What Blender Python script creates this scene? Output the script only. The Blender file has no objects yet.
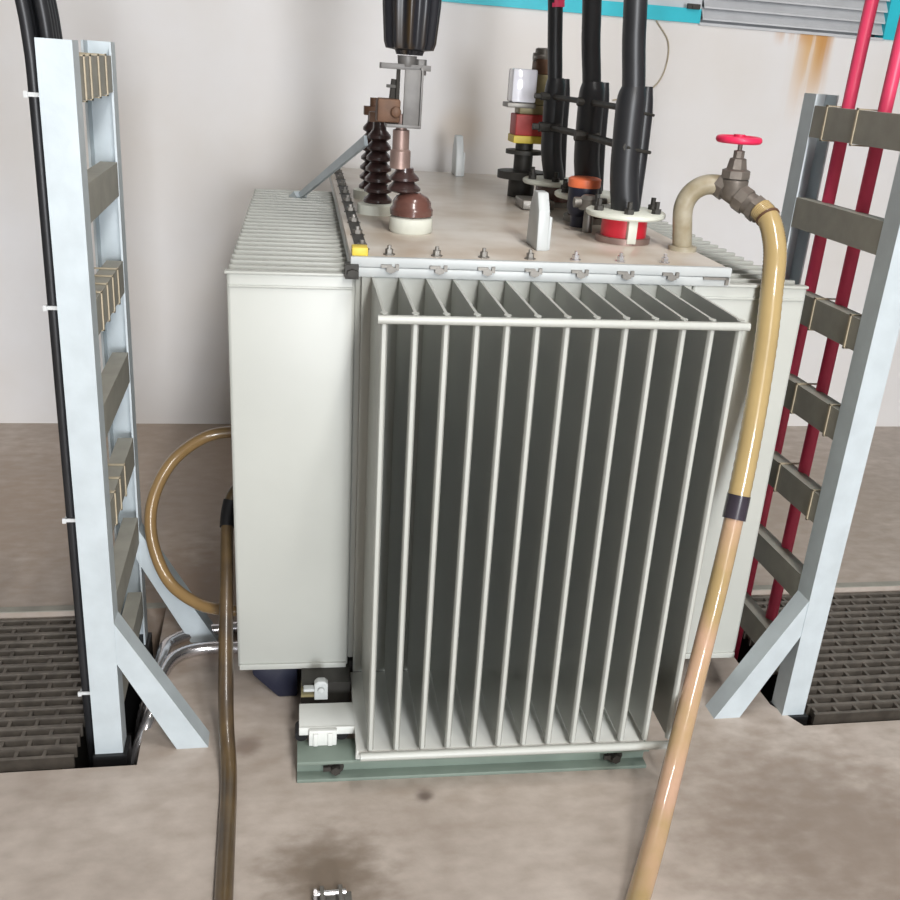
import bpy, bmesh, math, random
from mathutils import Vector, Matrix
random.seed(4)
PI = math.pi
col = bpy.context.scene.collection

# ------------------------------------------------------------------ materials
def mat(name, base, rough=0.5, metal=0.0, var=0.0, scale=6.0, col2=None, stretch=(1, 1, 1),
        bump=0.0, bscale=60.0, coat=0.0, trans=0.0, detail=5.0, lo=0.35, hi=0.65, emit=None):
    m = bpy.data.materials.new(name)
    m.use_nodes = True
    nt = m.node_tree
    b = nt.nodes['Principled BSDF']
    b.inputs['Roughness'].default_value = rough
    b.inputs['Metallic'].default_value = metal
    b.inputs['Coat Weight'].default_value = coat
    b.inputs['Transmission Weight'].default_value = trans
    tc = nt.nodes.new('ShaderNodeTexCoord')
    mp = nt.nodes.new('ShaderNodeMapping')
    mp.inputs['Scale'].default_value = stretch
    nt.links.new(tc.outputs['Object'], mp.inputs['Vector'])
    n = nt.nodes.new('ShaderNodeTexNoise')
    n.inputs['Scale'].default_value = scale
    n.inputs['Detail'].default_value = detail
    nt.links.new(mp.outputs['Vector'], n.inputs['Vector'])
    r = nt.nodes.new('ShaderNodeValToRGB')
    r.color_ramp.elements[0].position = lo
    r.color_ramp.elements[1].position = hi
    c2 = col2 if col2 else tuple(max(0, c * (1 - var)) for c in base)
    r.color_ramp.elements[0].color = (*c2, 1)
    r.color_ramp.elements[1].color = (*base, 1)
    nt.links.new(n.outputs['Fac'], r.inputs['Fac'])
    nt.links.new(r.outputs['Color'], b.inputs['Base Color'])
    if bump:
        n2 = nt.nodes.new('ShaderNodeTexNoise')
        n2.inputs['Scale'].default_value = bscale
        n2.inputs['Detail'].default_value = 3
        nt.links.new(mp.outputs['Vector'], n2.inputs['Vector'])
        bp = nt.nodes.new('ShaderNodeBump')
        bp.inputs['Strength'].default_value = bump
        bp.inputs['Distance'].default_value = 0.01
        nt.links.new(n2.outputs['Fac'], bp.inputs['Height'])
        nt.links.new(bp.outputs['Normal'], b.inputs['Normal'])
    if emit:
        b.inputs['Emission Color'].default_value = (*emit[0], 1)
        b.inputs['Emission Strength'].default_value = emit[1]
    return m

def srgb(r, g, b):
    f = lambda c: (c / 255 / 12.92) if c / 255 <= 0.04045 else ((c / 255 + 0.055) / 1.055) ** 2.4
    return (f(r), f(g), f(b))

M = {}
M['tank'] = mat('tank_grey_paint', srgb(188, 189, 182), 0.34, 0, 0.07, 3.0, bump=0.02, bscale=30)
M['fin'] = mat('fin_grey_paint', srgb(186, 188, 182), 0.38, 0, 0.06, 3.0)
M['cover'] = mat('cover_dusty_paint', srgb(208, 201, 192), 0.3, 0, 0.2, 5.0, col2=srgb(182, 168, 152))
M['rim'] = mat('rim_paint', srgb(196, 200, 200), 0.4, 0, 0.08, 8.0)
M['white_beam'] = mat('white_underframe_paint', srgb(226, 228, 224), 0.45, 0, 0.08, 10)
M['galv'] = mat('galvanised_steel', srgb(198, 208, 213), 0.48, 0.15, 0.1, 14, bump=0.03)
M['galv_shaded'] = mat('shaded_galvanised_rung', srgb(160, 158, 148), 0.6, 0.1, 0.16, 16)  # rung shade put into the colour, darker than the posts; trim shares it
M['rail'] = mat('green_grey_rail', srgb(128, 142, 132), 0.55, 0, 0.14, 9)
M['dark_steel'] = mat('dark_steel', srgb(66, 64, 60), 0.55, 0.4, 0.3, 20)
M['mid_steel'] = mat('worn_steel', srgb(140, 136, 130), 0.45, 0.6, 0.25, 25)
M['grey_steel'] = mat('dull_grey_steel', srgb(118, 116, 114), 0.5, 0.2, 0.2, 25)
M['bright_steel'] = mat('bright_steel', srgb(225, 222, 224), 0.2, 0.9, 0.1, 25)
M['black_rubber'] = mat('black_cable_jacket', srgb(40, 41, 44), 0.4, 0, 0.25, 12)
M['black'] = mat('black_plastic', srgb(22, 22, 24), 0.5, 0, 0.2, 12)
M['boot'] = mat('termination_rubber', srgb(34, 35, 40), 0.35, 0, 0.2, 8, col2=srgb(62, 48, 28), stretch=(5, 5, .4), lo=.3, hi=.5)
M['porc'] = mat('brown_porcelain', srgb(104, 70, 62), 0.25, 0, 0.3, 14, coat=0.4)
M['porc_dark'] = mat('dark_brown_porcelain', srgb(66, 46, 44), 0.3, 0, 0.4, 30, coat=0.4)
M['lug'] = mat('pinkish_copper_lug', srgb(160, 136, 128), 0.45, 0.5, 0.2, 25)
M['pale_base'] = mat('pale_gasket', srgb(222, 224, 212), 0.5, 0, 0.1, 20)
M['red'] = mat('red_ring', srgb(205, 40, 56), 0.4, 0, 0.15, 20)
M['red_cable'] = mat('red_cable_jacket', srgb(230, 70, 108), 0.4, 0, 0.15, 10)
M['pink'] = mat('red_handwheel_paint', srgb(238, 48, 92), 0.4, 0, 0.12, 30)
M['relay_red'] = mat('relay_red_label', srgb(178, 54, 50), 0.5, 0, 0.15, 30)
M['yellow'] = mat('yellow_paint', srgb(226, 200, 74), 0.5, 0, 0.12, 30)
M['olive'] = mat('olive_brass_body', srgb(142, 132, 96), 0.45, 0.2, 0.25, 25)
M['brownrust'] = mat('rusty_brown', srgb(108, 78, 58), 0.6, 0.1, 0.3, 25)
M['glass'] = mat('gauge_glass', srgb(240, 240, 248), 0.12, 0, 0.02, 5, coat=0.5)
M['navy'] = mat('navy_plastic', srgb(30, 34, 54), 0.4, 0, 0.2, 10)
M['orange'] = mat('orange_cap', srgb(236, 120, 76), 0.45, 0, 0.1, 30)
M['bronze'] = mat('valve_bronze', srgb(128, 120, 112), 0.45, 0.4, 0.25, 35)
M['pipe'] = mat('painted_pipe', srgb(186, 180, 164), 0.4, 0, 0.2, 12, col2=srgb(150, 138, 112))
M['amber'] = mat('amber_reinforced_hose', srgb(182, 158, 110), 0.22, 0, 0.12, 8, coat=0.7)
M['clear_hose'] = mat('pinkish_clear_hose', srgb(196, 160, 136), 0.2, 0, 0.2, 7, col2=srgb(170, 146, 102), coat=0.8)
M['brown_hose'] = mat('brown_oily_hose', srgb(104, 84, 54), 0.36, 0, 0.3, 7, col2=srgb(66, 54, 42), coat=0.4)
M['loop_hose'] = mat('tan_hose', srgb(146, 118, 78), 0.28, 0, 0.2, 7, coat=0.5)
M['tape'] = mat('dark_tape', srgb(58, 52, 62), 0.25, 0, 0.2, 20, coat=0.5)
M['tie'] = mat('cable_tie_nylon', srgb(178, 166, 142), 0.5, 0, 0.1, 20)
M['white_tie'] = mat('white_cable_tie_nylon', srgb(224, 226, 226), 0.5, 0, 0.05, 20)
M['grate'] = mat('grating_steel', srgb(120, 113, 105), 0.55, 0.2, 0.3, 30)
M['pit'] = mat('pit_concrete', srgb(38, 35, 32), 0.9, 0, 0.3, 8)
M['cyan'] = mat('cyan_frame_paint', srgb(44, 196, 214), 0.45, 0, 0.1, 10)
M['louvre'] = mat('grey_louvre', srgb(205, 207, 210), 0.5, 0.1, 0.1, 10)
M['ceiling'] = mat('ceiling_paint', srgb(150, 148, 144), 0.9, 0, 0.05, 2)
M['side'] = mat('side_wall_paint', srgb(112, 108, 102), 0.9, 0, 0.06, 2)

# concrete floor: two scales of blotches, brown stains and wide brown areas
def floor_material():
    m = bpy.data.materials.new('stained_concrete')
    m.use_nodes = True
    nt = m.node_tree; b = nt.nodes['Principled BSDF']
    tc = nt.nodes.new('ShaderNodeTexCoord')
    def noise(scale, detail, sx=1, sy=1):
        mp = nt.nodes.new('ShaderNodeMapping'); mp.inputs['Scale'].default_value = (sx, sy, 1)
        nt.links.new(tc.outputs['Object'], mp.inputs['Vector'])
        n = nt.nodes.new('ShaderNodeTexNoise'); n.inputs['Scale'].default_value = scale
        n.inputs['Detail'].default_value = detail
        nt.links.new(mp.outputs['Vector'], n.inputs['Vector']); return n
    def ramp(src, a, b_, ca, cb):
        r = nt.nodes.new('ShaderNodeValToRGB')
        r.color_ramp.elements[0].position = a; r.color_ramp.elements[1].position = b_
        r.color_ramp.elements[0].color = (*ca, 1); r.color_ramp.elements[1].color = (*cb, 1)
        nt.links.new(src, r.inputs['Fac']); return r
    n1 = noise(2.2, 8); n2 = noise(14, 6, 1, 1.6); n3 = noise(60, 3)
    base = ramp(n1.outputs['Fac'], 0.3, 0.7, srgb(174, 162, 152), srgb(200, 189, 180))
    fine = ramp(n2.outputs['Fac'], 0.3, 0.72, (0.80, 0.79, 0.78), (1.04, 1.04, 1.04))
    mul = nt.nodes.new('ShaderNodeMix'); mul.data_type = 'RGBA'; mul.blend_type = 'MULTIPLY'
    mul.inputs[0].default_value = 1
    nt.links.new(base.outputs['Color'], mul.inputs[6]); nt.links.new(fine.outputs['Color'], mul.inputs[7])
    last = mul.outputs[2]
    # brown stains, and wide brown areas towards the back wall, each with its own position
    for (sx, sy, rad, c, amt) in ((0.12, 1.56, 0.17, srgb(96, 80, 62), 0.75), (0.36, 1.78, 0.03, srgb(80, 66, 60), 0.8),
                                  (-0.06, 2.0, 0.05, srgb(92, 74, 66), 0.6), (1.35, 1.55, 0.45, srgb(118, 100, 86), 0.55),
                                  (-0.15, 2.75, 0.42, srgb(126, 98, 76), 0.7), (-1.2, 3.3, 0.8, srgb(164, 142, 122), 0.5),
                                  (2.3, 3.4, 0.8, srgb(150, 136, 122), 0.4), (0.6, 4.0, 2.4, srgb(176, 154, 134), 0.6)):
        d = nt.nodes.new('ShaderNodeVectorMath'); d.operation = 'DISTANCE'
        nt.links.new(tc.outputs['Object'], d.inputs[0]); d.inputs[1].default_value = (sx, sy, 0)
        w = nt.nodes.new('ShaderNodeMath'); w.operation = 'MULTIPLY_ADD'
        nt.links.new(n2.outputs['Fac'], w.inputs[0]); w.inputs[1].default_value = rad * 0.9
        nt.links.new(d.outputs['Value'], w.inputs[2])
        mr = nt.nodes.new('ShaderNodeMapRange'); mr.interpolation_type = 'SMOOTHSTEP'
        mr.inputs['From Min'].default_value = rad * 0.6; mr.inputs['From Max'].default_value = rad * 1.55
        mr.inputs['To Min'].default_value = amt; mr.inputs['To Max'].default_value = 0
        nt.links.new(w.outputs[0], mr.inputs['Value'])
        mx = nt.nodes.new('ShaderNodeMix'); mx.data_type = 'RGBA'
        nt.links.new(mr.outputs['Result'], mx.inputs[0]); nt.links.new(last, mx.inputs[6])
        mx.inputs[7].default_value = (*c, 1); last = mx.outputs[2]
    nt.links.new(last, b.inputs['Base Color'])
    rr = ramp(n1.outputs['Fac'], 0.3, 0.7, (0.42,) * 3, (0.62,) * 3)
    nt.links.new(rr.outputs['Color'], b.inputs['Roughness'])
    bp = nt.nodes.new('ShaderNodeBump'); bp.inputs['Strength'].default_value = 0.15; bp.inputs['Distance'].default_value = 0.004
    nt.links.new(n3.outputs['Fac'], bp.inputs['Height']); nt.links.new(bp.outputs['Normal'], b.inputs['Normal'])
    return m

def wall_material():
    m = bpy.data.materials.new('cream_wall_paint')
    m.use_nodes = True
    nt = m.node_tree; b = nt.nodes['Principled BSDF']; b.inputs['Roughness'].default_value = 0.75
    tc = nt.nodes.new('ShaderNodeTexCoord')
    n = nt.nodes.new('ShaderNodeTexNoise'); n.inputs['Scale'].default_value = 1.4; n.inputs['Detail'].default_value = 5
    nt.links.new(tc.outputs['Object'], n.inputs['Vector'])
    r = nt.nodes.new('ShaderNodeValToRGB')
    r.color_ramp.elements[0].position = 0.3; r.color_ramp.elements[1].position = 0.7
    r.color_ramp.elements[0].color = (*srgb(222, 217, 212), 1); r.color_ramp.elements[1].color = (*srgb(231, 230, 231), 1)
    nt.links.new(n.outputs['Fac'], r.inputs['Fac'])
    last = r.outputs['Color']
    sep = nt.nodes.new('ShaderNodeSeparateXYZ'); nt.links.new(tc.outputs['Object'], sep.inputs[0])
    st = nt.nodes.new('ShaderNodeMapping'); st.inputs['Scale'].default_value = (26, 1, 1.6)
    nt.links.new(tc.outputs['Object'], st.inputs['Vector'])
    sn = nt.nodes.new('ShaderNodeTexNoise'); sn.inputs['Scale'].default_value = 1; sn.inputs['Detail'].default_value = 4
    nt.links.new(st.outputs['Vector'], sn.inputs['Vector'])
    def smooth(sock, a, b_, t0=0.0, t1=1.0):
        mr = nt.nodes.new('ShaderNodeMapRange'); mr.interpolation_type = 'SMOOTHSTEP'
        mr.inputs['From Min'].default_value = a; mr.inputs['From Max'].default_value = b_
        mr.inputs['To Min'].default_value = t0; mr.inputs['To Max'].default_value = t1
        nt.links.new(sock, mr.inputs['Value']); return mr.outputs['Result']
    def mul(a, b_):
        x = nt.nodes.new('ShaderNodeMath'); x.operation = 'MULTIPLY'; nt.links.new(a, x.inputs[0])
        if hasattr(b_, 'links'): nt.links.new(b_, x.inputs[1])
        else: x.inputs[1].default_value = b_
        return x.outputs[0]
    def blend(fac, c):
        global_last = blend.last
        mx = nt.nodes.new('ShaderNodeMix'); mx.data_type = 'RGBA'
        nt.links.new(fac, mx.inputs[0]); nt.links.new(global_last, mx.inputs[6]); mx.inputs[7].default_value = (*c, 1)
        blend.last = mx.outputs[2]
    blend.last = last
    X, Z = sep.outputs['X'], sep.outputs['Z']
    # rust run below the sill: a strong right-hand run, a paler left one
    f = mul(mul(smooth(X, 2.24, 2.36), smooth(X, 2.42, 2.48, 1, 0)), mul(smooth(Z, 1.42, 1.84), smooth(sn.outputs['Fac'], 0.22, 0.55)))
    blend(mul(f, 0.95), srgb(212, 168, 108))
    f2 = mul(mul(smooth(X, 2.37, 2.41), smooth(X, 2.43, 2.47, 1, 0)), smooth(Z, 1.58, 1.86))
    blend(mul(f2, 0.75), srgb(190, 134, 66))
    f3 = mul(mul(smooth(X, 2.16, 2.22), smooth(X, 2.44, 2.47, 1, 0)), mul(smooth(Z, 1.78, 1.85), smooth(sn.outputs['Fac'], 0.3, 0.6)))
    blend(mul(f3, 0.7), srgb(204, 150, 90))
    # pale brown patch behind the transformer
    d = nt.nodes.new('ShaderNodeVectorMath'); d.operation = 'DISTANCE'
    nt.links.new(tc.outputs['Object'], d.inputs[0]); d.inputs[1].default_value = (0.80, 4.28, 1.36)
    blend(smooth(d.outputs['Value'], 0.02, 0.14, 0.45, 0), srgb(196, 176, 150))
    nt.links.new(blend.last, b.inputs['Base Color'])
    return m

M['floor'] = floor_material()
M['wall'] = wall_material()

# ------------------------------------------------------------------ mesh helpers
class MB:
    def __init__(self, off=(0, 0, 0)):
        self.bm = bmesh.new(); self.off = Vector(off)
    def box(self, x0, x1, y0, y1, z0, z1):
        v = [self.bm.verts.new((x, y, z)) for x in (x0, x1) for y in (y0, y1) for z in (z0, z1)]
        for f in ((0, 1, 3, 2), (4, 6, 7, 5), (0, 4, 5, 1), (2, 3, 7, 6), (0, 2, 6, 4), (1, 5, 7, 3)):
            self.bm.faces.new([v[i] for i in f])
        return self
    def hexa(self, pts):        # 8 points: bottom loop of 4, top loop of 4
        v = [self.bm.verts.new(p) for p in pts]
        for f in ((3, 2, 1, 0), (4, 5, 6, 7), (0, 1, 5, 4), (1, 2, 6, 5), (2, 3, 7, 6), (3, 0, 4, 7)):
            self.bm.faces.new([v[i] for i in f])
        return self
    def prism(self, poly, axis, a, b):   # poly in the two other axes, extruded along axis
        def p(u, w, t):
            return {'x': (t, u, w), 'y': (u, t, w), 'z': (u, w, t)}[axis]
        A = [self.bm.verts.new(p(u, w, a)) for u, w in poly]
        B = [self.bm.verts.new(p(u, w, b)) for u, w in poly]
        n = len(poly)
        self.bm.faces.new(A[::-1]); self.bm.faces.new(B)
        for i in range(n):
            self.bm.faces.new((A[i], A[(i + 1) % n], B[(i + 1) % n], B[i]))
        return self
    def tube(self, pts, r, seg=12, caps=True):
        pts = [Vector(p) for p in pts]
        rs = r if isinstance(r, (list, tuple)) else [r] * len(pts)
        rings = []; up = None
        for i, p in enumerate(pts):
            t = (pts[min(i + 1, len(pts) - 1)] - pts[max(i - 1, 0)]).normalized()
            if up is None:
                up = Vector((0, 0, 1)) if abs(t.z) < 0.9 else Vector((1, 0, 0))
            u = (up - t * up.dot(t)).normalized(); up = u
            w = t.cross(u)
            rings.append([self.bm.verts.new(p + (u * math.cos(2 * PI * k / seg) + w * math.sin(2 * PI * k / seg)) * rs[i]) for k in range(seg)])
        for a, b in zip(rings, rings[1:]):
            for k in range(seg):
                self.bm.faces.new((a[k], a[(k + 1) % seg], b[(k + 1) % seg], b[k]))
        if caps:
            self.bm.faces.new(rings[0][::-1]); self.bm.faces.new(rings[-1])
        return self
    def lathe(self, prof, c, seg=24, fold=0, amp=0.0):   # prof: (r, z) bottom to top
        rings = []
        for r, z in prof:
            rings.append([self.bm.verts.new((c[0] + (r * (1 + amp * math.cos(fold * 2 * PI * k / seg))) * math.cos(2 * PI * k / seg),
                                             c[1] + (r * (1 + amp * math.cos(fold * 2 * PI * k / seg))) * math.sin(2 * PI * k / seg), c[2] + z)) for k in range(seg)])
        for a, b in zip(rings, rings[1:]):
            for k in range(seg):
                self.bm.faces.new((a[k], a[(k + 1) % seg], b[(k + 1) % seg], b[k]))
        self.bm.faces.new(rings[0][::-1]); self.bm.faces.new(rings[-1])
        return self
    def bar(self, p, q, w, h, up=(0, 0, 1)):     # rectangular bar from p to q
        p, q = Vector(p), Vector(q); t = (q - p).normalized()
        u = Vector(up); u = (u - t * u.dot(t)).normalized(); s = t.cross(u)
        f = lambda c: [c + s * w / 2 + u * h / 2, c - s * w / 2 + u * h / 2, c - s * w / 2 - u * h / 2, c + s * w / 2 - u * h / 2]
        return self.hexa(f(p) + f(q))
    def build(self, name, material, parent=None, bevel=0.0, smooth=None):
        for v in self.bm.verts: v.co -= self.off
        bmesh.ops.recalc_face_normals(self.bm, faces=self.bm.faces)
        me = bpy.data.meshes.new(name); self.bm.to_mesh(me); self.bm.free()
        me.materials.append(material)
        o = bpy.data.objects.new(name, me); col.objects.link(o)
        if parent: o.parent = parent
        if smooth is None: smooth = True
        if smooth:
            for p in me.polygons: p.use_smooth = True
            md = o.modifiers.new('edges', 'EDGE_SPLIT'); md.split_angle = math.radians(38)
        if bevel:
            b = o.modifiers.new('bevel', 'BEVEL'); b.width = bevel; b.segments = 2; b.limit_method = 'ANGLE'
            o.modifiers.move(len(o.modifiers) - 1, 0)
        return o

def empty(name, label, cat, loc=(0, 0, 0), rz=0, group=None):
    o = bpy.data.objects.new(name, None); o.empty_display_size = 0.1
    o.location = loc; o.rotation_euler = (0, 0, rz); col.objects.link(o)
    return tag(o, label, cat, group)
def tag(o, label, cat, group=None):
    o['label'] = label; o['category'] = cat
    if group: o['group'] = group
    return o
def struct(o):
    o['kind'] = 'structure'; return o
def kids(o):
    return [c for c in list(col.objects) if c.parent == o]
def dup(o, parent):
    c = o.copy(); col.objects.link(c); c.parent = parent
    for k in kids(o): dup(k, c)
    return c
def spline(pts, n=10):
    pts = [Vector(p) for p in pts]; out = []
    P = [pts[0] * 2 - pts[1]] + pts + [pts[-1] * 2 - pts[-2]]
    for i in range(1, len(P) - 2):
        a, b, c, d = P[i - 1:i + 3]
        for k in range(n):
            t = k / n
            out.append(0.5 * ((2 * b) + (c - a) * t + (2 * a - 5 * b + 4 * c - d) * t * t + (3 * b - a - 3 * c + d) * t ** 3))
    out.append(pts[-1]); return out

# ------------------------------------------------------------------ the setting
XL, XR, YF, YB, ZC = -3.6, 5.2, -8.0, 4.28, 4.2
TL, TR, TF, TB = -0.318, 1.392, 1.952, 2.668           # trenches, left and right of the transformer
f = MB()
f.box(XL, XR, YF, TF, -0.3, 0); f.box(XL, XR, TB, YB, -0.3, 0); f.box(TL, TR, TF, TB, -0.3, 0)
# clipped corner of the right trench
f.prism([(TR, TF), (TR + 0.05, TF), (TR, TF + 0.10)], 'z', -0.3, 0)
struct(f.build('floor', M['floor'], smooth=False))
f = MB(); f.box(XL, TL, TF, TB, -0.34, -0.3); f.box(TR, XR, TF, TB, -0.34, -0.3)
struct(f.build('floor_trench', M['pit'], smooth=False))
for k, (a, b) in enumerate(((XL, TL), (TR, XR))):
    f = MB(); f.box(a, b, TB + 0.001, TB + 0.03, -0.03, 0.003)
    struct(f.build('trim_%d' % (k + 1), M['galv_shaded'], smooth=False))
f = MB()
f.box(XL, XR, YB, YB + 0.25, -0.3, 1.852); f.box(XL, 0.2, YB, YB + 0.25, 1.852, ZC); f.box(XL, XR, YB, YB + 0.25, 2.7, ZC)
struct(f.build('wall_back', M['wall'], smooth=False))
f = MB(); f.box(XL - 0.2, XL, YF, YB + 0.25, -0.3, ZC); struct(f.build('wall_left', M['side'], smooth=False))
f = MB(); f.box(XR, XR + 0.2, YF, YB + 0.25, -0.3, ZC); struct(f.build('wall_right', M['side'], smooth=False))
f = MB(); f.box(XL, -2.0, YF - 0.2, YF, -0.3, ZC); f.box(2.4, XR, YF - 0.2, YF, -0.3, ZC); f.box(-2.0, 2.4, YF - 0.2, YF, 2.75, ZC)
struct(f.build('wall_front', M['side'], smooth=False))
f = MB(); f.box(XL - 0.2, XR + 0.2, YF - 0.2, YB + 0.25, ZC, ZC + 0.15); struct(f.build('ceiling', M['ceiling'], smooth=False))
# high window band in the back wall: cyan frame, grey louvre
w = MB(); w.box(0.2, 1.815, YB - 0.012, YB + 0.06, 1.852, 1.908); w.box(0.2, 0.24, YB - 0.012, YB + 0.06, 1.908, 2.7)
w.box(2.69, XR, YB - 0.012, YB + 0.06, 1.852, 2.7)
win = struct(w.build('window_1', M['cyan'], smooth=False))
p = MB(); p.box(0.24, 1.83, YB + 0.03, YB + 0.05, 1.908, 2.7)
struct(p.build('window_panel', M['louvre'], win, smooth=False))
p = MB(); p.box(1.80, 2.72, YB + 0.10, YB + 0.12, 1.852, 2.7); p.box(0.2, XR, YB + 0.2, YB + 0.22, 1.852, 2.7)
for k in range(18):
    z = 1.868 + k * 0.046
    p.hexa([(1.83, YB - 0.002, z), (2.69, YB - 0.002, z), (2.69, YB + 0.030, z + 0.046), (1.83, YB + 0.030, z + 0.046),
            (1.83, YB - 0.002, z + 0.007), (2.69, YB - 0.002, z + 0.007), (2.69, YB + 0.030, z + 0.053), (1.83, YB + 0.030, z + 0.053)])
struct(p.build('window_louvre', M['louvre'], win, smooth=False))
p = MB(); p.box(1.745, 1.80, YB - 0.03, YB - 0.012, 1.905, 1.925); p.tube([(1.77, YB - 0.012, 1.915), (1.77, YB - 0.035, 1.915)], 0.008)
struct(p.build('window_latch', M['dark_steel'], win))
f = MB(); f.box(1.815, 2.70, YB - 0.010, YB + 0.02, 1.846, 1.857); struct(f.build('trim_3', M['louvre'], smooth=False))

# gratings over the trenches
def grating(x0, x1, label):
    y0, y1 = 2.02, TB - 0.012
    g = MB()
    n = 17
    for k in range(n):
        y = y0 + (y1 - y0) * k / (n - 1)
        g.box(x0, x1, y - 0.005, y + 0.005, -0.05, -0.016)
    rows = n - 1
    pitch = 0.066
    for k in range(rows):
        ya = y0 + (y1 - y0) * k / (n - 1); yb = y0 + (y1 - y0) * (k + 1) / (n - 1)
        x = x0 + (pitch / 2 if k % 2 else 0.01)
        while x < x1 - 0.012:
            g.box(x, x + 0.009, ya + 0.005, yb - 0.005, -0.044, -0.020); x += pitch
    t = tag(g.build('trench_grating', M['grate'], smooth=False), label, 'grating')
    for x in (x0 + 0.06, (x0 + x1) / 2, x1 - 0.06):
        s = MB(); s.box(x, x + 0.03, y0, y1, -0.30, -0.05); s.build('bearer', M['dark_steel'], t, smooth=False)
    return t
grating(-1.75, -0.475, 'dark steel trench grating on the left, beside the rack with black cables')
grating(1.515, 3.10, 'dark steel trench grating on the right, beside the rack with red cables')
scrap = MB(); scrap.tube(spline([(1.70, 2.50, -0.008), (1.73, 2.505, 0.0), (1.76, 2.49, -0.004), (1.78, 2.47, -0.01)]), 0.005, 8)
tag(scrap.build('wire_scrap', M['white_tie']), 'short curled white wire scrap lying on the right trench grating', 'wire')

# ------------------------------------------------------------------ transformer
PV = (0.2, 2.15, 0.0)
YAW = math.radians(-1.7)
T = empty('transformer', 'pale grey oil-filled power transformer with cooling fins, standing on a green rail frame', 'transformer', PV, YAW)
def settle(p):                         # the tank stands slightly out of square
    x, y, z = p
    t = min(max((z - 0.1) / 1.05, 0), 1)
    return Vector((x - 0.0115 * max(z - 0.1, 0), y, z + (0.012 + 0.0115 * (x - 0.2)) * t - 0.021 * min(max((z - 1.15) / 0.065, 0), 1)))
class TM(MB):
    def __init__(self): super().__init__(PV)
    def build(self, *a, **k):
        for v in self.bm.verts: v.co = settle(v.co)
        return super().build(*a, **k)
def d2w(x, y, z):                      # transformer frame -> world
    x, y, z = settle((x, y, z))
    c, s = math.cos(YAW), math.sin(YAW); dx, dy = x - PV[0], y - PV[1]
    return (PV[0] + c * dx - s * dy, PV[1] + s * dx + c * dy, z)
def w2d(x, y, z):
    c, s = math.cos(-YAW), math.sin(-YAW); dx, dy = x - PV[0], y - PV[1]
    t = Vector((PV[0] + c * dx - s * dy, PV[1] + s * dx + c * dy, z)); q = t.copy()
    for _ in range(40): q = q + (t - settle(q))
    return tuple(q)
b = TM(); b.box(0.20, 1.0, 2.165, 3.86, 0.135, 1.155); b.build('tank_body', M['tank'], T, 0.006)
# cooling fins
def bank(name): 
    return name
def fin_box(x0, x1, y0, y1, z0, z1, axis):
    m = TM()
    c = 0.006
    if axis == 'y':    # fin standing out along -y, thin in x
        m.prism([(x0 + 0.0045, y1), (x0 + 0.0045, y0 + 0.020), (x0, y0 + 0.012), (x0, y0 + c), (x0 + 0.004, y0), (x1 - 0.004, y0), (x1, y0 + c), (x1, y0 + 0.012), (x1 - 0.0045, y0 + 0.020), (x1 - 0.0045, y1)], 'z', z0, z1)
    else:
        m.prism([(x0, y0 + 0.004), (x0 + c, y0), (x1 - c, y0), (x1, y0 + 0.004), (x1, y1 - 0.004), (x1 - c, y1), (x0 + c, y1), (x0, y1 - 0.004)], 'z', z0, z1)
    return m
fb = TM(); fb.box(0.215, 0.995, 2.145, 2.164, 0.106, 1.154)
front = fb.build('front_fin_bank', M['fin'], T, smooth=False)
f0 = None
for i in range(13):
    x = 0.232 + 0.0612 * i
    o = fin_box(x, x + 0.015, 1.812, 2.15, 0.118, 1.152, 'y').build('cooling_fin', M['fin'], front)
r = TM(); r.tube([(0.226, 1.804, 1.142), (0.986, 1.804, 1.142)], 0.009, 10); r.build('tie_bar', M['fin'], front)
r = TM(); r.tube([(0.216, 1.804, 0.108), (1.000, 1.804, 0.108)], 0.010, 10); r.build('tie_bar', M['fin'], front)
def side_bank(name, xa, xb, wall_x0, wall_x1):
    s = TM(); s.box(wall_x0, wall_x1, 2.17, 3.56, 0.16, 1.15)
    bk = s.build(name, M['fin'], T, smooth=False)
    for i in range(24):
        y = 2.146 + 0.0600 * i
        m = fin_box(xa, xb, y, y + 0.017, 0.127, 1.158, 'x')
        if i == 0:      # pressed seams of the end fin, as on the photo
            m.box(xa + 0.004, xb - 0.004, y - 0.004, y + 0.002, 1.120, 1.126)
            m.box(xa + 0.004, xb - 0.004, y - 0.006, y + 0.002, 0.122, 0.138)
            m.box(xa - 0.004, xb, y - 0.006, y + 0.017, 1.150, 1.160)
        m.build('cooling_fin', M['fin'], bk, 0.002)
    return bk
side_bank('side_fin_bank', -0.083, 0.20, 0.185, 0.199)
side_bank('side_fin_bank', 1.0, 1.290, 1.001, 1.015)

# cover and rim
b = TM(); b.box(0.188, 1.085, 2.135, 3.98, 1.152, 1.186); b.build('tank_rim', M['rim'], T, 0.004)
b = TM(); b.box(0.190, 1.083, 2.137, 3.978, 1.188, 1.215); cover = b.build('cover', M['cover'], T, 0.003)
b = TM(); b.box(0.188, 1.085, 2.134, 2.150, 1.186, 1.218); b.build('cover_edge_strip', M['rim'], cover, 0.003)
b = TM(); b.box(0.205, 0.232, 2.20, 3.80, 1.215, 1.220); b.build('gasket_strip', M['dark_steel'], cover)
def bolt_top(x, y, m, r=0.011):
    q = TM(); q.lathe([(r * 1.5, 0), (r * 1.5, 0.003), (r, 0.003), (r, 0.014), (r * 0.5, 0.014), (r * 0.5, 0.022)], (x, y, 1.215), 6)
    return q.build('bolt', m, cover)
def bolt_front(x):
    q = TM(); q.tube([(x, 2.135, 1.182), (x, 2.124, 1.182)], 0.012, 6); q.box(x - 0.022, x + 0.002, 2.126, 2.136, 1.188, 1.198)
    q.box(x + 0.010, x + 0.018, 2.127, 2.136, 1.180, 1.200)
    return q.build('bolt', M['mid_steel'], cover)
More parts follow.
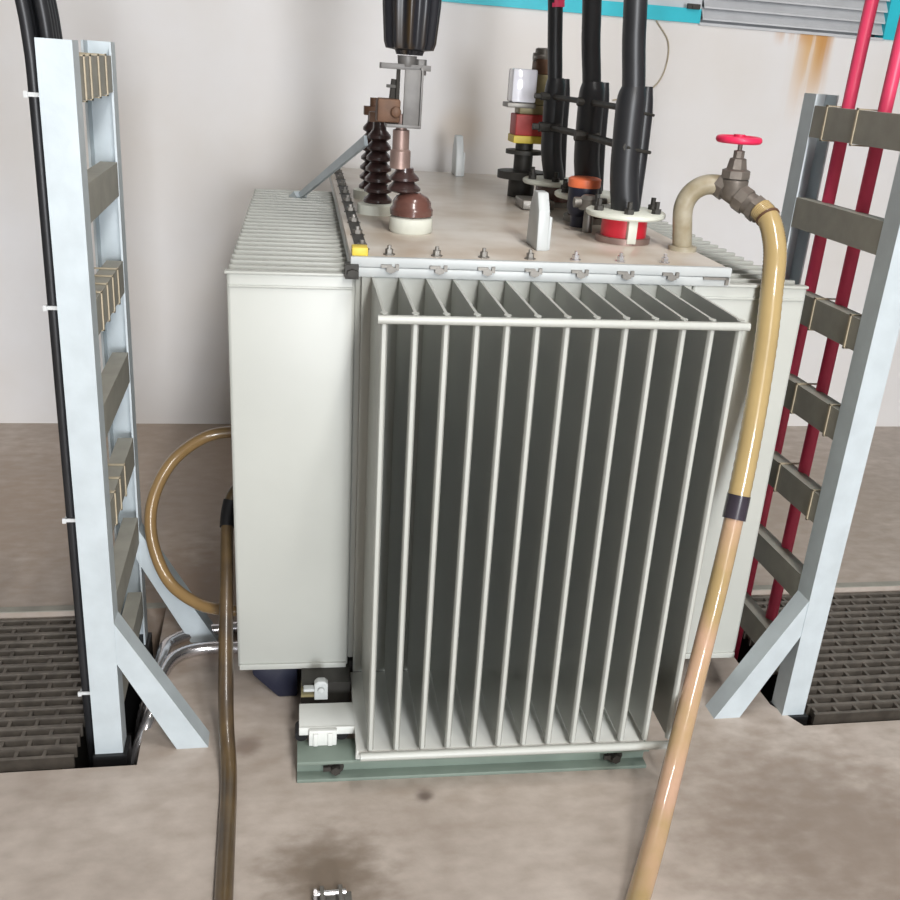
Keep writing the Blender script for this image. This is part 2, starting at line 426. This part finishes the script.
for i in range(7):
    x = 0.278 + 0.1095 * i
    bolt_front(x); bolt_top(x, 2.185, M['mid_steel'] if i < 4 else M['bright_steel'], 0.009)
for i in range(9): bolt_top(0.219, 2.24 + i * 0.19, M['mid_steel'], 0.012)
q = TM(); q.box(0.192, 0.228, 2.15, 2.19, 1.216, 1.236); q.build('yellow_tag', M['yellow'], cover, 0.003)['label'] = 'yellow painted corner block'
q = TM(); q.box(0.176, 0.206, 2.118, 2.16, 1.150, 1.196); q.tube([(0.192, 2.118, 1.172), (0.192, 2.106, 1.172)], 0.013, 6); q.build('corner_clamp', M['dark_steel'], cover)
q = TM(); q.box(1.015, 1.078, 2.128, 2.137, 1.178, 1.186); q.box(1.070, 1.078, 2.128, 2.137, 1.160, 1.186); q.build('rim_clip', M['mid_steel'], cover)
# lifting lugs
def lug(x, y, h, name='lifting_lug'):
    q = TM(); q.prism([(y - 0.06, 1.215), (y + 0.06, 1.215), (y + 0.05, 1.215 + h * .7), (y + 0.02, 1.215 + h), (y - 0.02, 1.215 + h), (y - 0.05, 1.215 + h * .7)], 'x', x - 0.014, x + 0.014)
    q.box(x + 0.014, x + 0.022, y - 0.05, y + 0.05, 1.215, 1.215 + h * 0.6)
    return q.build(name, M['rim'], cover, 0.003)
lug(0.660, 2.35, 0.135); lug(0.690, 3.90, 0.150)

# high-voltage bushings (row on the left of the cover)
def hv_front(x, y):
    q = TM(); q.lathe([(0.052, 0), (0.056, 0.006), (0.056, 0.036), (0.050, 0.040)], (x, y, 1.215), 28)
    base = q.build('high_voltage_bushing', M['pale_base'], T)
    q = TM(); q.lathe([(0.046, 0.040), (0.055, 0.044), (0.056, 0.058), (0.050, 0.066), (0.050, 0.076), (0.040, 0.090), (0.024, 0.098), (0.022, 0.10)], (x, y, 1.215), 28)
    q.build('porcelain_foot', M['porc'], base)
    q = TM(); q.lathe([(0.024, 0.098), (0.042, 0.104), (0.043, 0.110), (0.026, 0.126), (0.038, 0.130), (0.038, 0.136), (0.024, 0.150), (0.023, 0.16)], (x - 0.022, y, 1.215), 28)
    q.build('porcelain_shed', M['porc_dark'], base)
    q = TM(); q.lathe([(0.026, 0.158), (0.026, 0.20), (0.021, 0.205), (0.021, 0.25), (0.014, 0.252), (0.014, 0.288)], (x - 0.034, y, 1.215), 20)
    q.build('terminal_stem', M['lug'], base)
    return base
def hv_rear(x, y):
    q = TM(); q.lathe([(0.058, 0), (0.058, 0.026), (0.048, 0.030)], (x, y, 1.215), 24)
    base = q.build('high_voltage_bushing', M['pale_base'], T)
    prof = [(0.038, 0.030)]
    for k in range(7):
        z = 0.032 + k * 0.029; R = 0.041 - k * 0.0015
        prof += [(R, z), (R, z + 0.008), (R * 0.62, z + 0.022)]
    prof += [(0.018, 0.236), (0.018, 0.25)]
    q = TM(); q.lathe(prof, (x, y, 1.215), 24); q.build('porcelain_shed', M['porc_dark'], base)
    q = TM(); q.lathe([(0.012, 0.248), (0.012, 0.30)], (x, y, 1.215), 14); q.box(x - 0.030, x + 0.024, y - 0.03, y + 0.02, 1.215 + 0.25, 1.215 + 0.275)
    q.build('terminal_stem', M['brownrust'], base)
    return base
hx, hy = 0.361, 2.51
hv_front(hx, hy)
hv_rear(0.296, 2.81)
hv_rear(0.300, 3.12)
q = TM(); q.bar(w2d(0.262, 2.80, 1.405), w2d(0.10, 3.36, 1.172), 0.010, 0.028); q.bar(w2d(0.10, 3.36, 1.178), w2d(0.085, 3.39, 1.157), 0.04, 0.03)
q.build('support_bar', M['galv'], T)

# low-voltage bushings with the three black cables
LV = [(0.922, 2.475, 1.215), (0.920, 2.81, 1.215), (0.893, 3.13, 1.215)]
for i, (x, y, _) in enumerate(LV):
    q = TM(); q.lathe([(0.060, 0.0), (0.060, 0.070)], (x, y, 1.215), 28)
    base = q.build('low_voltage_bushing', M['red'] if i == 0 else M['porc'], T)
    if i == 0: base['label'] = 'bushing with a red ring'
    q = TM(); q.lathe([(0.100, 0.066), (0.104, 0.070), (0.104, 0.078), (0.098, 0.082)], (x, y, 1.215), 28); q.build('flange', M['pale_base'], base)
    q = TM(); q.lathe([(0.072, 0.0), (0.072, 0.016)], (x, y, 1.215), 28); q.build('foot_ring', M['lug'] if i == 0 else M['mid_steel'], base)
    if i == 0:
        q = TM(); q.box(x - 0.012, x + 0.012, y - 0.075, y - 0.055, 1.220, 1.285); q.build('clamp_bracket', M['pale_base'], base, 0.002)
    for k in range(6):
        a = k * PI / 3 + 0.3
        q = TM(); q.lathe([(0.013, 0), (0.013, 0.012), (0.007, 0.012), (0.007, 0.03)], (x + 0.085 * math.cos(a), y + 0.085 * math.sin(a), 1.297), 6)
        q.build('nut', M['dark_steel'], base)
# little drain cock next to the first bushing
q = TM(); x, y = 0.860, 2.60; q.lathe([(0.014, 0), (0.014, 0.06), (0.03, 0.062), (0.03, 0.09), (0.02, 0.1)], (x, y, 1.215), 12); q.tube([(x - 0.045, y, 1.295), (x + 0.045, y, 1.295)], 0.014)
q.build('vent_cock', M['mid_steel'], T)

# gas relay (red and yellow label, clear gauge)
x0, y0 = 0.825, 3.32
def R_(xa, xb, ya, yb, za, zb): q = TM(); q.box(xa, xb, y0 + ya, y0 + yb, za, zb); return q
q = TM(); q.lathe([(0.045, 0), (0.045, 0.058), (0.085, 0.060), (0.085, 0.084), (0.032, 0.088), (0.032, 0.138), (0.062, 0.140), (0.062, 0.153), (0.03, 0.155), (0.03, 0.18)], (x0, y0, 1.215), 20)
relay = q.build('protection_relay', M['dark_steel'], T)
R_(0.776, 0.878, -0.05, 0.05, 1.392, 1.416).build('yellow_band', M['yellow'], relay, 0.002)
R_(0.780, 0.878, -0.048, 0.05, 1.416, 1.483).build('red_housing', M['relay_red'], relay, 0.004)
R_(0.790, 0.885, -0.04, 0.04, 1.483, 1.513).build('collar', M['olive'], relay, 0.004)
R_(0.838, 0.886, -0.04, 0.04, 1.513, 1.608).build('relay_body', M['olive'], relay, 0.006)
R_(0.758, 0.839, -0.055, 0.03, 1.519, 1.622).build('gauge_window', M['glass'], relay, 0.006)
R_(0.745, 0.840, -0.058, 0.03, 1.503, 1.518).build('gauge_bracket', M['mid_steel'], relay, 0.002)
R_(0.835, 0.882, -0.035, 0.03, 1.608, 1.655).build('terminal_box', M['brownrust'], relay, 0.004)
q = TM(); q.lathe([(0.026, 0), (0.026, 0.03), (0.018, 0.034)], (0.862, y0, 1.655), 14); q.tube([(0.826, y0 - 0.02, 1.66), (0.86, y0 - 0.02, 1.66)], 0.013); q.build('cable_gland', M['mid_steel'], relay)
# oil level pocket with orange cap
x, y = 0.868, 2.70
q = TM(); q.lathe([(0.030, 0), (0.030, 0.03), (0.036, 0.034), (0.043, 0.05), (0.043, 0.110)], (x, y, 1.215), 24); pk = q.build('thermometer_pocket', M['navy'], T)
q = TM(); q.lathe([(0.045, 0.110), (0.046, 0.114), (0.046, 0.132), (0.040, 0.136)], (x, y, 1.215), 24); q.build('orange_cap', M['orange'], pk)['label'] = 'orange cap'
q = TM(); q.box(0.76, 0.86, 2.98, 3.10, 1.217, 1.245)
q.build('inspection_cover', M['mid_steel'], T, 0.004)

# filler pipe and gate valve
pp = [w2d(*p) for p in ((1.043, 2.345, 1.215), (1.030, 2.335, 1.27), (1.022, 2.33, 1.325), (1.035, 2.325, 1.362), (1.062, 2.315, 1.383), (1.095, 2.305, 1.386), (1.118, 2.30, 1.379))]
q = TM(); q.tube(spline(pp, 6), 0.0245, 16); q.lathe([(0.036, 0), (0.036, 0.012), (0.026, 0.014)], pp[0], 20)
q.build('filler_pipe', M['pipe'], T)
va, vb = Vector(w2d(1.105, 2.302, 1.386)), Vector(w2d(1.142, 2.262, 1.360))
q = TM(); ax = (vb - va).normalized(); vc = (va + vb) / 2
q.tube([va - ax * 0.012, va + ax * 0.012], 0.034, 8); q.tube([vb - ax * 0.012, vb + ax * 0.014], 0.033, 8); q.tube([va, vb], 0.028, 12)
q.lathe([(0.020, -0.02), (0.032, 0.0), (0.034, 0.03), (0.026, 0.036)], vc, 16)
valve = q.build('gate_valve', M['bronze'], T)
q = TM(); q.lathe([(0.036, 0.034), (0.036, 0.052), (0.026, 0.056), (0.021, 0.080), (0.014, 0.082), (0.014, 0.098), (0.006, 0.100), (0.006, 0.128)], vc, 8); q.build('bonnet', M['bronze'], valve)
wc = vc + Vector((-0.006, 0, 0.124)); ring = [wc + Vector((0.047 * math.cos(k * PI / 12), 0.047 * math.sin(k * PI / 12), 0)) for k in range(25)]
q = TM(); q.tube(ring, 0.0085, 10, caps=False); q.lathe([(0.014, -0.006), (0.014, 0.012)], wc, 12)
for k in range(5):
    a = k * 2 * PI / 5 + 0.3; q.bar(wc, wc + Vector((0.045 * math.cos(a), 0.045 * math.sin(a), 0)), 0.010, 0.008)
q.build('handwheel', M['pink'], valve)['label'] = 'red-pink round handwheel'
e = [Vector(w2d(*p)) for p in ((1.142, 2.262, 1.360), (1.160, 2.236, 1.347), (1.174, 2.215, 1.334))]
q = TM(); q.tube(e, 0.028, 14); q.tube([e[1], e[1] * 0.4 + e[2] * 0.6], 0.033, 6); q.build('hose_spigot', M['bronze'], valve)

# rails, underframe and wheels
def rail(y0, y1):
    q = TM(); z1 = 0.062
    q.box(0.070, 0.945, y0, y1, z1 - 0.010, z1); q.box(0.070, 0.945, y0, y1, 0, 0.010); q.box(0.070, 0.945, y0 + 0.03, y0 + 0.042, 0.008, z1 - 0.008)
    return q.build('base_rail', M['rail'], T, 0.002)
fr = rail(1.848, 1.93); rail(3.25, 3.33)
for x in (0.162, 0.86):
    q = TM(); q.tube([(x, 1.882, 0.035), (x, 1.842, 0.035)], 0.012, 6); q.tube([(x, 1.865, 0.035), (x, 1.858, 0.035)], 0.020, 12); q.box(x - 0.03, x - 0.012, 1.85, 1.858, 0.03, 0.042)
    q.build('rail_bolt', M['dark_steel'], fr)
q = TM(); q.box(0.208, 0.917, 1.828, 2.144, 0.092, 0.106); q.box(0.208, 0.917, 1.85, 1.862, 0.062, 0.094)
q.box(0.074, 0.21, 1.925, 2.015, 0.092, 0.106); q.box(0.074, 0.21, 1.918, 1.926, 0.084, 0.106)
ub = q.build('underframe_beam', M['white_beam'], T, 0.002)
q = TM(); q.box(0.098, 0.165, 1.905, 1.918, 0.062, 0.106); q.box(0.108, 0.120, 1.900, 1.906, 0.064, 0.10); q.box(0.143, 0.155, 1.900, 1.906, 0.064, 0.10); q.build('wheel_fork', M['white_beam'], ub, 0.002)
for x in (0.080, 0.178):
    q = TM(); q.tube([(x, 1.925, 0.078), (x, 1.965, 0.078)], 0.016, 18); q.build('wheel', M['black'], ub)
q = TM(); q.box(0.080, 1.0, 2.166, 2.20, 0.03, 0.126); q.box(0.080, 0.205, 2.075, 2.166, 0.0, 0.124); q.box(0.075, 1.0, 3.3, 3.34, 0.062, 0.20); q.box(0.1, 0.16, 2.2, 3.3, 0.07, 0.14); q.box(0.9, 0.96, 2.2, 3.3, 0.07, 0.14)
q.build('cross_beam', M['dark_steel'], T)
q = TM(); q.prism([(0.112, 0.104), (0.146, 0.104), (0.146, 0.150), (0.138, 0.158), (0.120, 0.158), (0.112, 0.150)], 'y', 2.03, 2.05); q.tube([(0.129, 2.03, 0.135), (0.129, 2.022, 0.135)], 0.009, 8); q.box(0.085, 0.112, 2.03, 2.05, 0.128, 0.136)
q.build('jacking_lug', M['rim'], ub, 0.002)
q = TM(); q.box(0.079, 0.12, 2.04, 2.10, 0.106, 0.114); q.build('packing_plate', M['olive'], ub)

# ------------------------------------------------------------------ cables on the transformer
cab_labels = ['front thick black cable rising from the red-ringed bushing, nearest the valve',
              'middle thick black cable of the three rising from the transformer cover',
              'rear thick black cable with red tape, beside the gas relay']
for i, (x, y, _) in enumerate(LV):
    X, Y, _z = d2w(x, y, 1.215)
    sx, tx = ((0.885, 0.870), (0.882, 0.866), (0.864, 0.852))[i]
    zt = 1.80; ty = Y
    rr = (0.0290, 0.0265, 0.0230)[i]
    q = MB(); q.tube(spline([(X - 0.002, Y, 1.27), (sx + 0.018, Y, 1.40), (sx + 0.012, Y, 1.57), (tx + 0.010, ty, 1.70), (tx, ty, zt), (tx - 0.05, ty, 2.3), (tx - 0.12, ty, ZC)], 6), rr, 16)
    c = tag(q.build('power_cable', M['black_rubber']), cab_labels[i], 'cable', 'black cables on the transformer cover')
    q = MB(); w = (0.037, 0.037, 0.033)[i]; sh = (-0.006, 0, 0)[i]
    q.tube(spline([(X - 0.002, Y, 1.290), (sx + sh + 0.022, Y, 1.38), (sx + sh + 0.016, Y, 1.48), (sx + sh + 0.014, Y, 1.56), (sx + 0.012, Y, 1.60)], 4), [w] * 13 + [w * 0.97, w * 0.92, w * 0.85, w * 0.76], 20)
    q.build('insulating_sleeve', M['black_rubber'], c)
    q = MB(); q.tube(spline([(X + w - 0.016, Y + 0.015, 1.30), (sx + w + 0.018, Y + 0.015, 1.45), (sx + w + 0.014, Y + 0.015, 1.60)], 5), [0.021] * 9 + [0.018, 0.014], 14)
    q.build('bonding_lead', M['black_rubber'], c)
    if i == 2:
        q = MB(); q.tube([(tx + 0.003, ty, 1.80), (tx - 0.008, ty, 1.93)], rr + 0.002, 16); q.build('red_tape', M['red_cable'], c)['label'] = 'red tape wrap'
A, B, C3 = Vector((0.885, 2.475, 0)), Vector((0.892, 2.82, 0)), Vector((0.870, 3.14, 0))
def cleat(z, off, r, label):
    q = MB()
    P = [Vector((p.x + 0.000, p.y - off, z)) for p in (C3, B, A)]
    q.tube([P[0] + Vector((-0.06, 0, 0)), P[0], P[1], P[2]], r, 8)
    q.tube([P[2], P[2] + Vector((0.04, 0.005, -0.008)), P[2] + Vector((0.075, 0.03, -0.012))], r * 0.45, 8)
    for p in P[:2]: q.tube([p + Vector((-0.04, 0, 0)), p + Vector((0.03, 0, 0))], r * 1.5, 8)
    return tag(q.build('cable_clamp', M['dark_steel']), label, 'clamp', 'clamps across the three black cables')
cleat(1.455, 0.055, 0.010, 'lower grey clamp bar strapping the three black cables together')
cleat(1.545, 0.045, 0.008, 'upper dark clamp bar across the three black cables below their necks')

# termination over the front high-voltage bushing
X, Y, _ = d2w(hx, hy, 1.45)
tm = empty('cable_termination', 'black ribbed cable termination hanging above the brown bushing at the front', 'cable termination', (X - 0.02, Y - 0.02, 1.6))
off = (X - 0.02, Y - 0.02, 1.6)
def MT(): return MB(off)
bx, by = X - 0.023, Y
q = MT(); q.lathe([(0.030, 1.632), (0.034, 1.642), (0.055, 1.645), (0.060, 1.66), (0.066, 1.74), (0.070, 1.90), (0.060, 2.0), (0.035, 2.05), (0.028, 2.1)], (bx, by, 0), 96, 11, 0.075); q.build('rubber_boot', M['boot'], tm)
q = MT(); q.tube([(bx, by, 2.08), (bx - 0.02, by, 2.5), (bx - 0.04, by, ZC)], 0.027, 14); q.build('cable', M['black_rubber'], tm)
q = MT(); q.lathe([(0.022, 1.605), (0.024, 1.63)], (bx - 0.005, by, 0), 14); q.box(bx - 0.07, bx + 0.052, by - 0.02, by + 0.02, 1.598, 1.611); q.lathe([(0.015, 1.588), (0.015, 1.624)], (bx + 0.028, by - 0.005, 0), 6); q.build('lug_plate', M['grey_steel'], tm, 0.001)
q = MT(); q.box(bx - 0.012, bx + 0.030, by - 0.028, by - 0.020, 1.470, 1.60); q.box(bx + 0.026, bx + 0.034, by - 0.028, by + 0.015, 1.470, 1.605); q.box(bx - 0.052, bx + 0.034, by - 0.028, by + 0.03, 1.464, 1.472)
q.build('terminal_bracket', M['grey_steel'], tm, 0.001)
q = MT(); q.tube([(bx - 0.026, by - 0.01, 1.47), (bx - 0.026, by - 0.01, 1.60)], 0.005, 8); q.tube([(bx - 0.040, by, 1.50), (bx - 0.034, by, 1.575)], 0.008, 8); q.box(bx - 0.052, bx - 0.03, by - 0.01, by + 0.01, 1.555, 1.562)
q.build('threaded_stud', M['dark_steel'], tm)
q = MT(); q.box(bx - 0.075, bx - 0.018, by - 0.022, by + 0.03, 1.474, 1.530); q.tube([(bx - 0.03, by - 0.022, 1.50), (bx - 0.03, by - 0.034, 1.50)], 0.015, 6); q.build('clamp_block', M['brownrust'], tm, 0.006)

# ------------------------------------------------------------------ hoses
hp = [(1.166, 2.212, 1.346), (1.178, 2.185, 1.328), (1.180, 2.15, 1.295), (1.176, 2.115, 1.250), (1.168, 2.085, 1.176), (1.161, 2.05, 1.038), (1.14, 2.0, 0.853), (1.117, 1.96, 0.686)]
lo = [(1.117, 1.96, 0.686), (1.078, 1.90, 0.527), (1.021, 1.82, 0.325), (0.929, 1.68, 0.148), (0.841, 1.54, 0.060), (0.758, 1.412, 0.021), (0.646, 1.234, 0.021), (0.5, 1.05, 0.021)]
oh = empty('oil_hose', 'amber reinforced hose hanging from the valve with the red handwheel', 'hose', (1.17, 2.19, 1.33))
OF = (1.17, 2.19, 1.33)
full = spline(hp + lo[1:], 14)
cut = (len(hp) - 1) * 14
q = MB(OF); n = cut + 1
q.tube([full[i] for i in range(n)], [0.0265 + 0.0010 * (i % 2) for i in range(n)], 20); q.build('upper_length', M['amber'], oh)
q = MB(OF); q.tube(full[cut:], [0.0235 + 0.002 * min(1, i / 60) for i in range(len(full) - cut)], 18); q.build('lower_length', M['clear_hose'], oh)['label'] = 'pinkish clear lower length'
q = MB(OF); q.tube(full[cut - 1:cut + 5], 0.0285, 18); q.build('tape_joint', M['tape'], oh)['label'] = 'dark tape wound round the joint'
q = MB(OF); q.tube(full[12:15], 0.0295, 18); q.build('hose_clip', M['brownrust'], oh)

bh = spline([(0.0, 2.373, 0.548), (-0.08, 2.373, 0.545), (-0.110, 2.34, 0.48), (-0.111, 2.22, 0.362), (-0.111, 2.11, 0.218), (-0.108, 2.0, 0.085), (-0.098, 1.88, 0.021), (-0.095, 1.70, 0.020), (-0.094, 1.508, 0.020), (-0.093, 1.324, 0.020), (-0.10, 1.0, 0.020)], 8)
bhr = [Vector((p.x, p.y, p.z)) for p in bh]
q = MB(); q.tube(bhr, [0.0160 + 0.0030 * min(1, max(0, i - 20) / 16) for i in range(len(bhr))], 16); d = tag(q.build('drain_hose', M['brown_hose']), 'dark brown oily hose hanging beside the left fins and running to the foreground', 'hose')
q = MB(); q.tube(bh[13:19], 0.0195, 14); q.build('hose_end_fitting', M['black'], d)
lp = spline([(0.06, 2.613, 0.60), (-0.085, 2.613, 0.608), (-0.182, 2.605, 0.593), (-0.269, 2.55, 0.541), (-0.319, 2.50, 0.448), (-0.32, 2.45, 0.351), (-0.277, 2.40, 0.252), (-0.203, 2.35, 0.210), (-0.125, 2.314, 0.205), (0.0, 2.313, 0.20), (0.09, 2.313, 0.20)], 8)
q = MB(); q.tube(lp, 0.0165, 16); tag(q.build('looped_hose', M['loop_hose']), 'tan hose looping out from behind the left fins towards the rack', 'hose')

def conduit(pts, label):
    q = MB(); P = spline(pts, 12); q.tube(P, [0.0165 + 0.0015 * (i % 2) for i in range(len(P))], 12)
    return tag(q.build('metal_conduit', M['bright_steel']), label, 'conduit', 'shiny conduits on the floor by the left rack')
conduit([(0.02, 2.55, 0.019), (-0.089, 2.52, 0.019), (-0.217, 2.495, 0.019), (-0.285, 2.45, 0.019), (-0.300, 2.39, 0.019), (-0.312, 2.30, 0.0), (-0.340, 2.24, -0.08), (-0.36, 2.2, -0.25)], 'shiny metal conduit nearer the back wall, curving from the transformer to the left trench')
conduit([(0.02, 2.40, 0.019), (-0.087, 2.41, 0.019), (-0.18, 2.413, 0.019), (-0.25, 2.39, 0.019), (-0.285, 2.33, 0.019), (-0.302, 2.22, 0.018), (-0.306, 2.12, 0.010), (-0.340, 2.06, -0.08), (-0.365, 2.045, -0.25)], 'shiny metal conduit nearer the camera, curving from the transformer into the left trench')

# ------------------------------------------------------------------ cable racks
def rack(x_out, sgn, label, ties):
    # x_in: face towards the transformer; sgn = +1 when the transformer lies towards +x
    x_in = x_out + sgn * 0.065
    lo_, hi_ = min(x_in, x_out), max(x_in, x_out)
    root = empty('cable_rack', label, 'cable rack', ((x_in + x_out) / 2, 2.0, 0.0), 0, 'steel cable racks flanking the transformer')
    OF = ((x_in + x_out) / 2, 2.0, 0.0)
    for y0, dirn in ((2.0, 1), (2.47, 1)):
        q = MB(OF); y1 = y0 + 0.062 * dirn
        t = 0.005
        a0, a1, tt = (y0, y1, t) if y0 < 2.2 else (y1, y0, -t)      # the rear post opens towards the front one
        q.prism([(lo_, a1), (lo_, a0), (hi_, a0), (hi_, a1), (hi_ - t, a1), (hi_ - t, a0 + tt), (lo_ + t, a0 + tt), (lo_ + t, a1)], 'z', 0.0, 1.612)
        p = q.build('post', M['galv'], root)
        q = MB(OF); q.box(lo_ - 0.004, hi_ + 0.010, y0 - 0.010, y0 + 0.066, -0.30, -0.0005); q.build('base_shoe', M['black'], root)
        q = MB(OF); w = 0.068
        xt, xb = x_in, x_in + sgn * 0.165
        for (ya, yb, xo) in ((y0 + 0.004, y0 + 0.009, 0), ):
            pts = [(xt - sgn * 0.012, 0.280), (xt - sgn * 0.012, 0.388), (xb + sgn * 0.038, 0.0), (xb - sgn * 0.038, 0.0)]
            q.prism(pts, 'y', y0 + 0.002, y0 + 0.060)
        q.build('brace', M['galv'], root)
    for k in range(7):
        zt = 1.583 - 0.2345 * k
        q = MB(OF); a = x_in - sgn * 0.001; bq = x_in - sgn * 0.006; c = x_in - sgn * 0.040
        q.prism([(a, zt), (c, zt), (c, zt - 0.005), (bq, zt - 0.005), (bq, zt - 0.073), (c, zt - 0.073), (c, zt - 0.078), (a, zt - 0.078)], 'y', 2.0625, 2.4695)
        rg = q.build('rung', M['galv_shaded'], root)
        for y in ties.get(k, ()):
            q = MB(OF); s = x_in + sgn * 0.003; cc = x_in - sgn * 0.075
            l, h = sorted((s, x_in)); q.box(l, h, y, y + 0.007, zt - 0.083, zt + 0.005)
            l, h = sorted((s, cc)); q.box(l, h, y, y + 0.007, zt + 0.001, zt + 0.004); q.box(l, h, y, y + 0.007, zt - 0.083, zt - 0.080)
            q.build('cable_tie', M['tie'], rg)
    return root
rack(-0.421, +1, 'steel cable rack carrying black cables, left of the transformer',
     {0: (2.10, 2.17, 2.27, 2.37), 2: (2.12, 2.20, 2.28, 2.36), 4: (2.12, 2.20, 2.28)})
rack(1.467, -1, 'steel cable rack carrying red cables, right of the transformer',
     {0: (2.26, 2.40), 2: (2.10, 2.27), 3: (2.10, 2.27), 4: (2.09, 2.27)})

# black cables in the left rack
k = 0
for (x, y, tl) in [(-0.4490, 2.10 + 0.027 * r, 0.0) for r in range(5)] + [(-0.4225, 2.10 + 0.027 * r, 0.008) for r in range(4)]:
    pts = [(x + 0.004, y, -0.295), (x, y, 0.1), (x, y, 0.8), (x + tl, y, 1.45), (x + tl - 0.004, y, 1.62), (x + tl - 0.02, y - 0.01, 1.80), (x + tl - 0.055, y - 0.03, 2.4), (x + tl - 0.09, y - 0.05, ZC)]
    q = MB(); q.tube(spline(pts, 6), 0.0125, 12)
    c = tag(q.build('power_cable', M['black_rubber']), 'black cable running up the left rack in a tight bundle', 'cable', 'black cables in the left rack')
q = MB()
lo_cab = (-0.4665, 2.08)
for z in (0.115, 0.59, 1.085, 1.505):
    q = MB(); q.box(-0.4615, -0.385, 2.083, 2.0868, z, z + 0.008); q.box(-0.4625, -0.4590, 2.083, 2.23, z, z + 0.008); q.box(-0.4665, -0.4585, 2.080, 2.085, z - 0.002, z + 0.010)
    tag(q.build('cable_tie', M['white_tie']), {0.115: 'white cable tie round the black bundle just above the grating', 0.59: 'white cable tie round the black bundle, level with the tan hose loop',
        1.085: 'white cable tie round the black bundle, level with the transformer fins\' upper part', 1.505: 'topmost white cable tie on the black bundle'}[z], 'cable tie', 'white ties on the black bundle')
# red cables in the right rack
for (x, y, lab) in ((1.448, 2.385, 'red cable in the right rack, nearer the back wall and the transformer'),
                    (1.448, 2.225, 'red cable in the right rack, nearer the front post')):
    pts = [(x, y, -0.295), (x, y, 0.2), (x, y, 1.0), (x, y, 1.6), (x + 0.006, y, 1.95), (x + 0.02, y, 2.5), (x + 0.04, y, ZC)]
    q = MB(); q.tube(spline(pts, 6), 0.0165, 14); tag(q.build('power_cable', M['red_cable']), lab, 'cable', 'red cables in the right rack')

# ------------------------------------------------------------------ small things
q = MB(); q.prism([(-0.048, 0.105), (-0.048, 0.075), (0.02, 0.0), (0.072, 0.0), (0.072, 0.105)], 'y', 2.19, 2.36); q.box(0.0, 0.04, 2.25, 2.30, 0.105, 0.118)
tag(q.build('plastic_box', M['navy'], None, 0.008), 'navy blue plastic box on the floor under the left fins', 'box')
def wire(pts, r, label, m):
    q = MB(); q.tube(spline(pts, 10), r, 8); return tag(q.build('thin_wire', m), label, 'wire')
wire([(1.62, 4.274, 1.85), (1.69, 4.272, 1.76), (1.68, 4.27, 1.63), (1.60, 4.271, 1.55), (1.47, 4.272, 1.52)], 0.003, 'thin pale wire curving down the back wall below the cyan frame', M['tie'])
br = empty('loose_bracket', 'small grey metal bracket lying on the floor in the foreground', 'bracket', (0.125, 1.49, 0))
OFB = (0.125, 1.49, 0)
q = MB(OFB); q.prism([(0.085, 0), (0.165, 0), (0.165, 0.006), (0.150, 0.006), (0.145, 0.028), (0.137, 0.028), (0.132, 0.008), (0.112, 0.008), (0.107, 0.028), (0.099, 0.028), (0.094, 0.006), (0.085, 0.006)], 'y', 1.462, 1.512)
q.build('plate', M['mid_steel'], br, 0.001)
q = MB(OFB); q.tube([(0.092, 1.497, 0.022), (0.152, 1.497, 0.022)], 0.006, 10); q.tube([(0.086, 1.497, 0.022), (0.093, 1.497, 0.022)], 0.012, 6); q.build('bolt', M['bright_steel'], br)

# ------------------------------------------------------------------ light
wd = bpy.data.worlds.new('World'); bpy.context.scene.world = wd; wd.use_nodes = True
bg = wd.node_tree.nodes['Background']; bg.inputs['Color'].default_value = (0.86, 0.93, 1.0, 1); bg.inputs['Strength'].default_value = 0.5
def area(name, loc, target, sx, sy, power, c):
    l = bpy.data.lights.new(name, 'AREA'); l.shape = 'RECTANGLE'; l.size = sx; l.size_y = sy; l.energy = power; l.color = c
    o = bpy.data.objects.new(name, l); o.location = loc
    o.rotation_euler = (Vector(target) - Vector(loc)).to_track_quat('-Z', 'Y').to_euler(); col.objects.link(o); return o
area('doorway_daylight', (0.95, -7.9, 1.7), (0.6, 4.2, 1.0), 1.5, 2.4, 600, (0.93, 0.96, 1.0))
area('roof_light', (0.85, -2.0, ZC - 0.06), (0.8, -0.2, 0), 0.7, 4.2, 345, (1.0, 0.98, 0.95))
area('hose_highlight_fill', (0.95, 0.75, ZC - 0.05), (0.95, 0.751, 0), 0.25, 1.6, 60, (1.0, 0.98, 0.95))  # unseen overhead light, added for the highlight along the lower hose

# ------------------------------------------------------------------ camera
cx = Vector((-180, -400, 961)).normalized()
cv = Vector((-177, 2390, 961)); cv = (cv - cx * cv.dot(cx)).normalized()
ch = cv.cross(cx)                                 # world x, y, -z axes in camera (x right, y down, z forward)
Rm = Matrix((ch, cx, -cv))
right, down, fwd = Rm.col[0], Rm.col[1], Rm.col[2]
cam = bpy.data.cameras.new('Camera'); co = bpy.data.objects.new('Camera', cam); col.objects.link(co)
mw = Matrix.Identity(4)
for i in range(3):
    mw[i][0] = right[i]; mw[i][1] = -down[i]; mw[i][2] = -fwd[i]
mw.translation = Vector((0, 0, 1.62))
co.matrix_world = mw
cam.sensor_width = 36; cam.lens = 961 / 900 * 36; cam.clip_start = 0.02
sc = bpy.context.scene; sc.camera = co
sc.view_settings.view_transform = 'Standard'; sc.view_settings.look = 'None'; sc.view_settings.gamma = 1
sc.view_settings.use_curve_mapping = False; sc.view_settings.exposure = 0.05
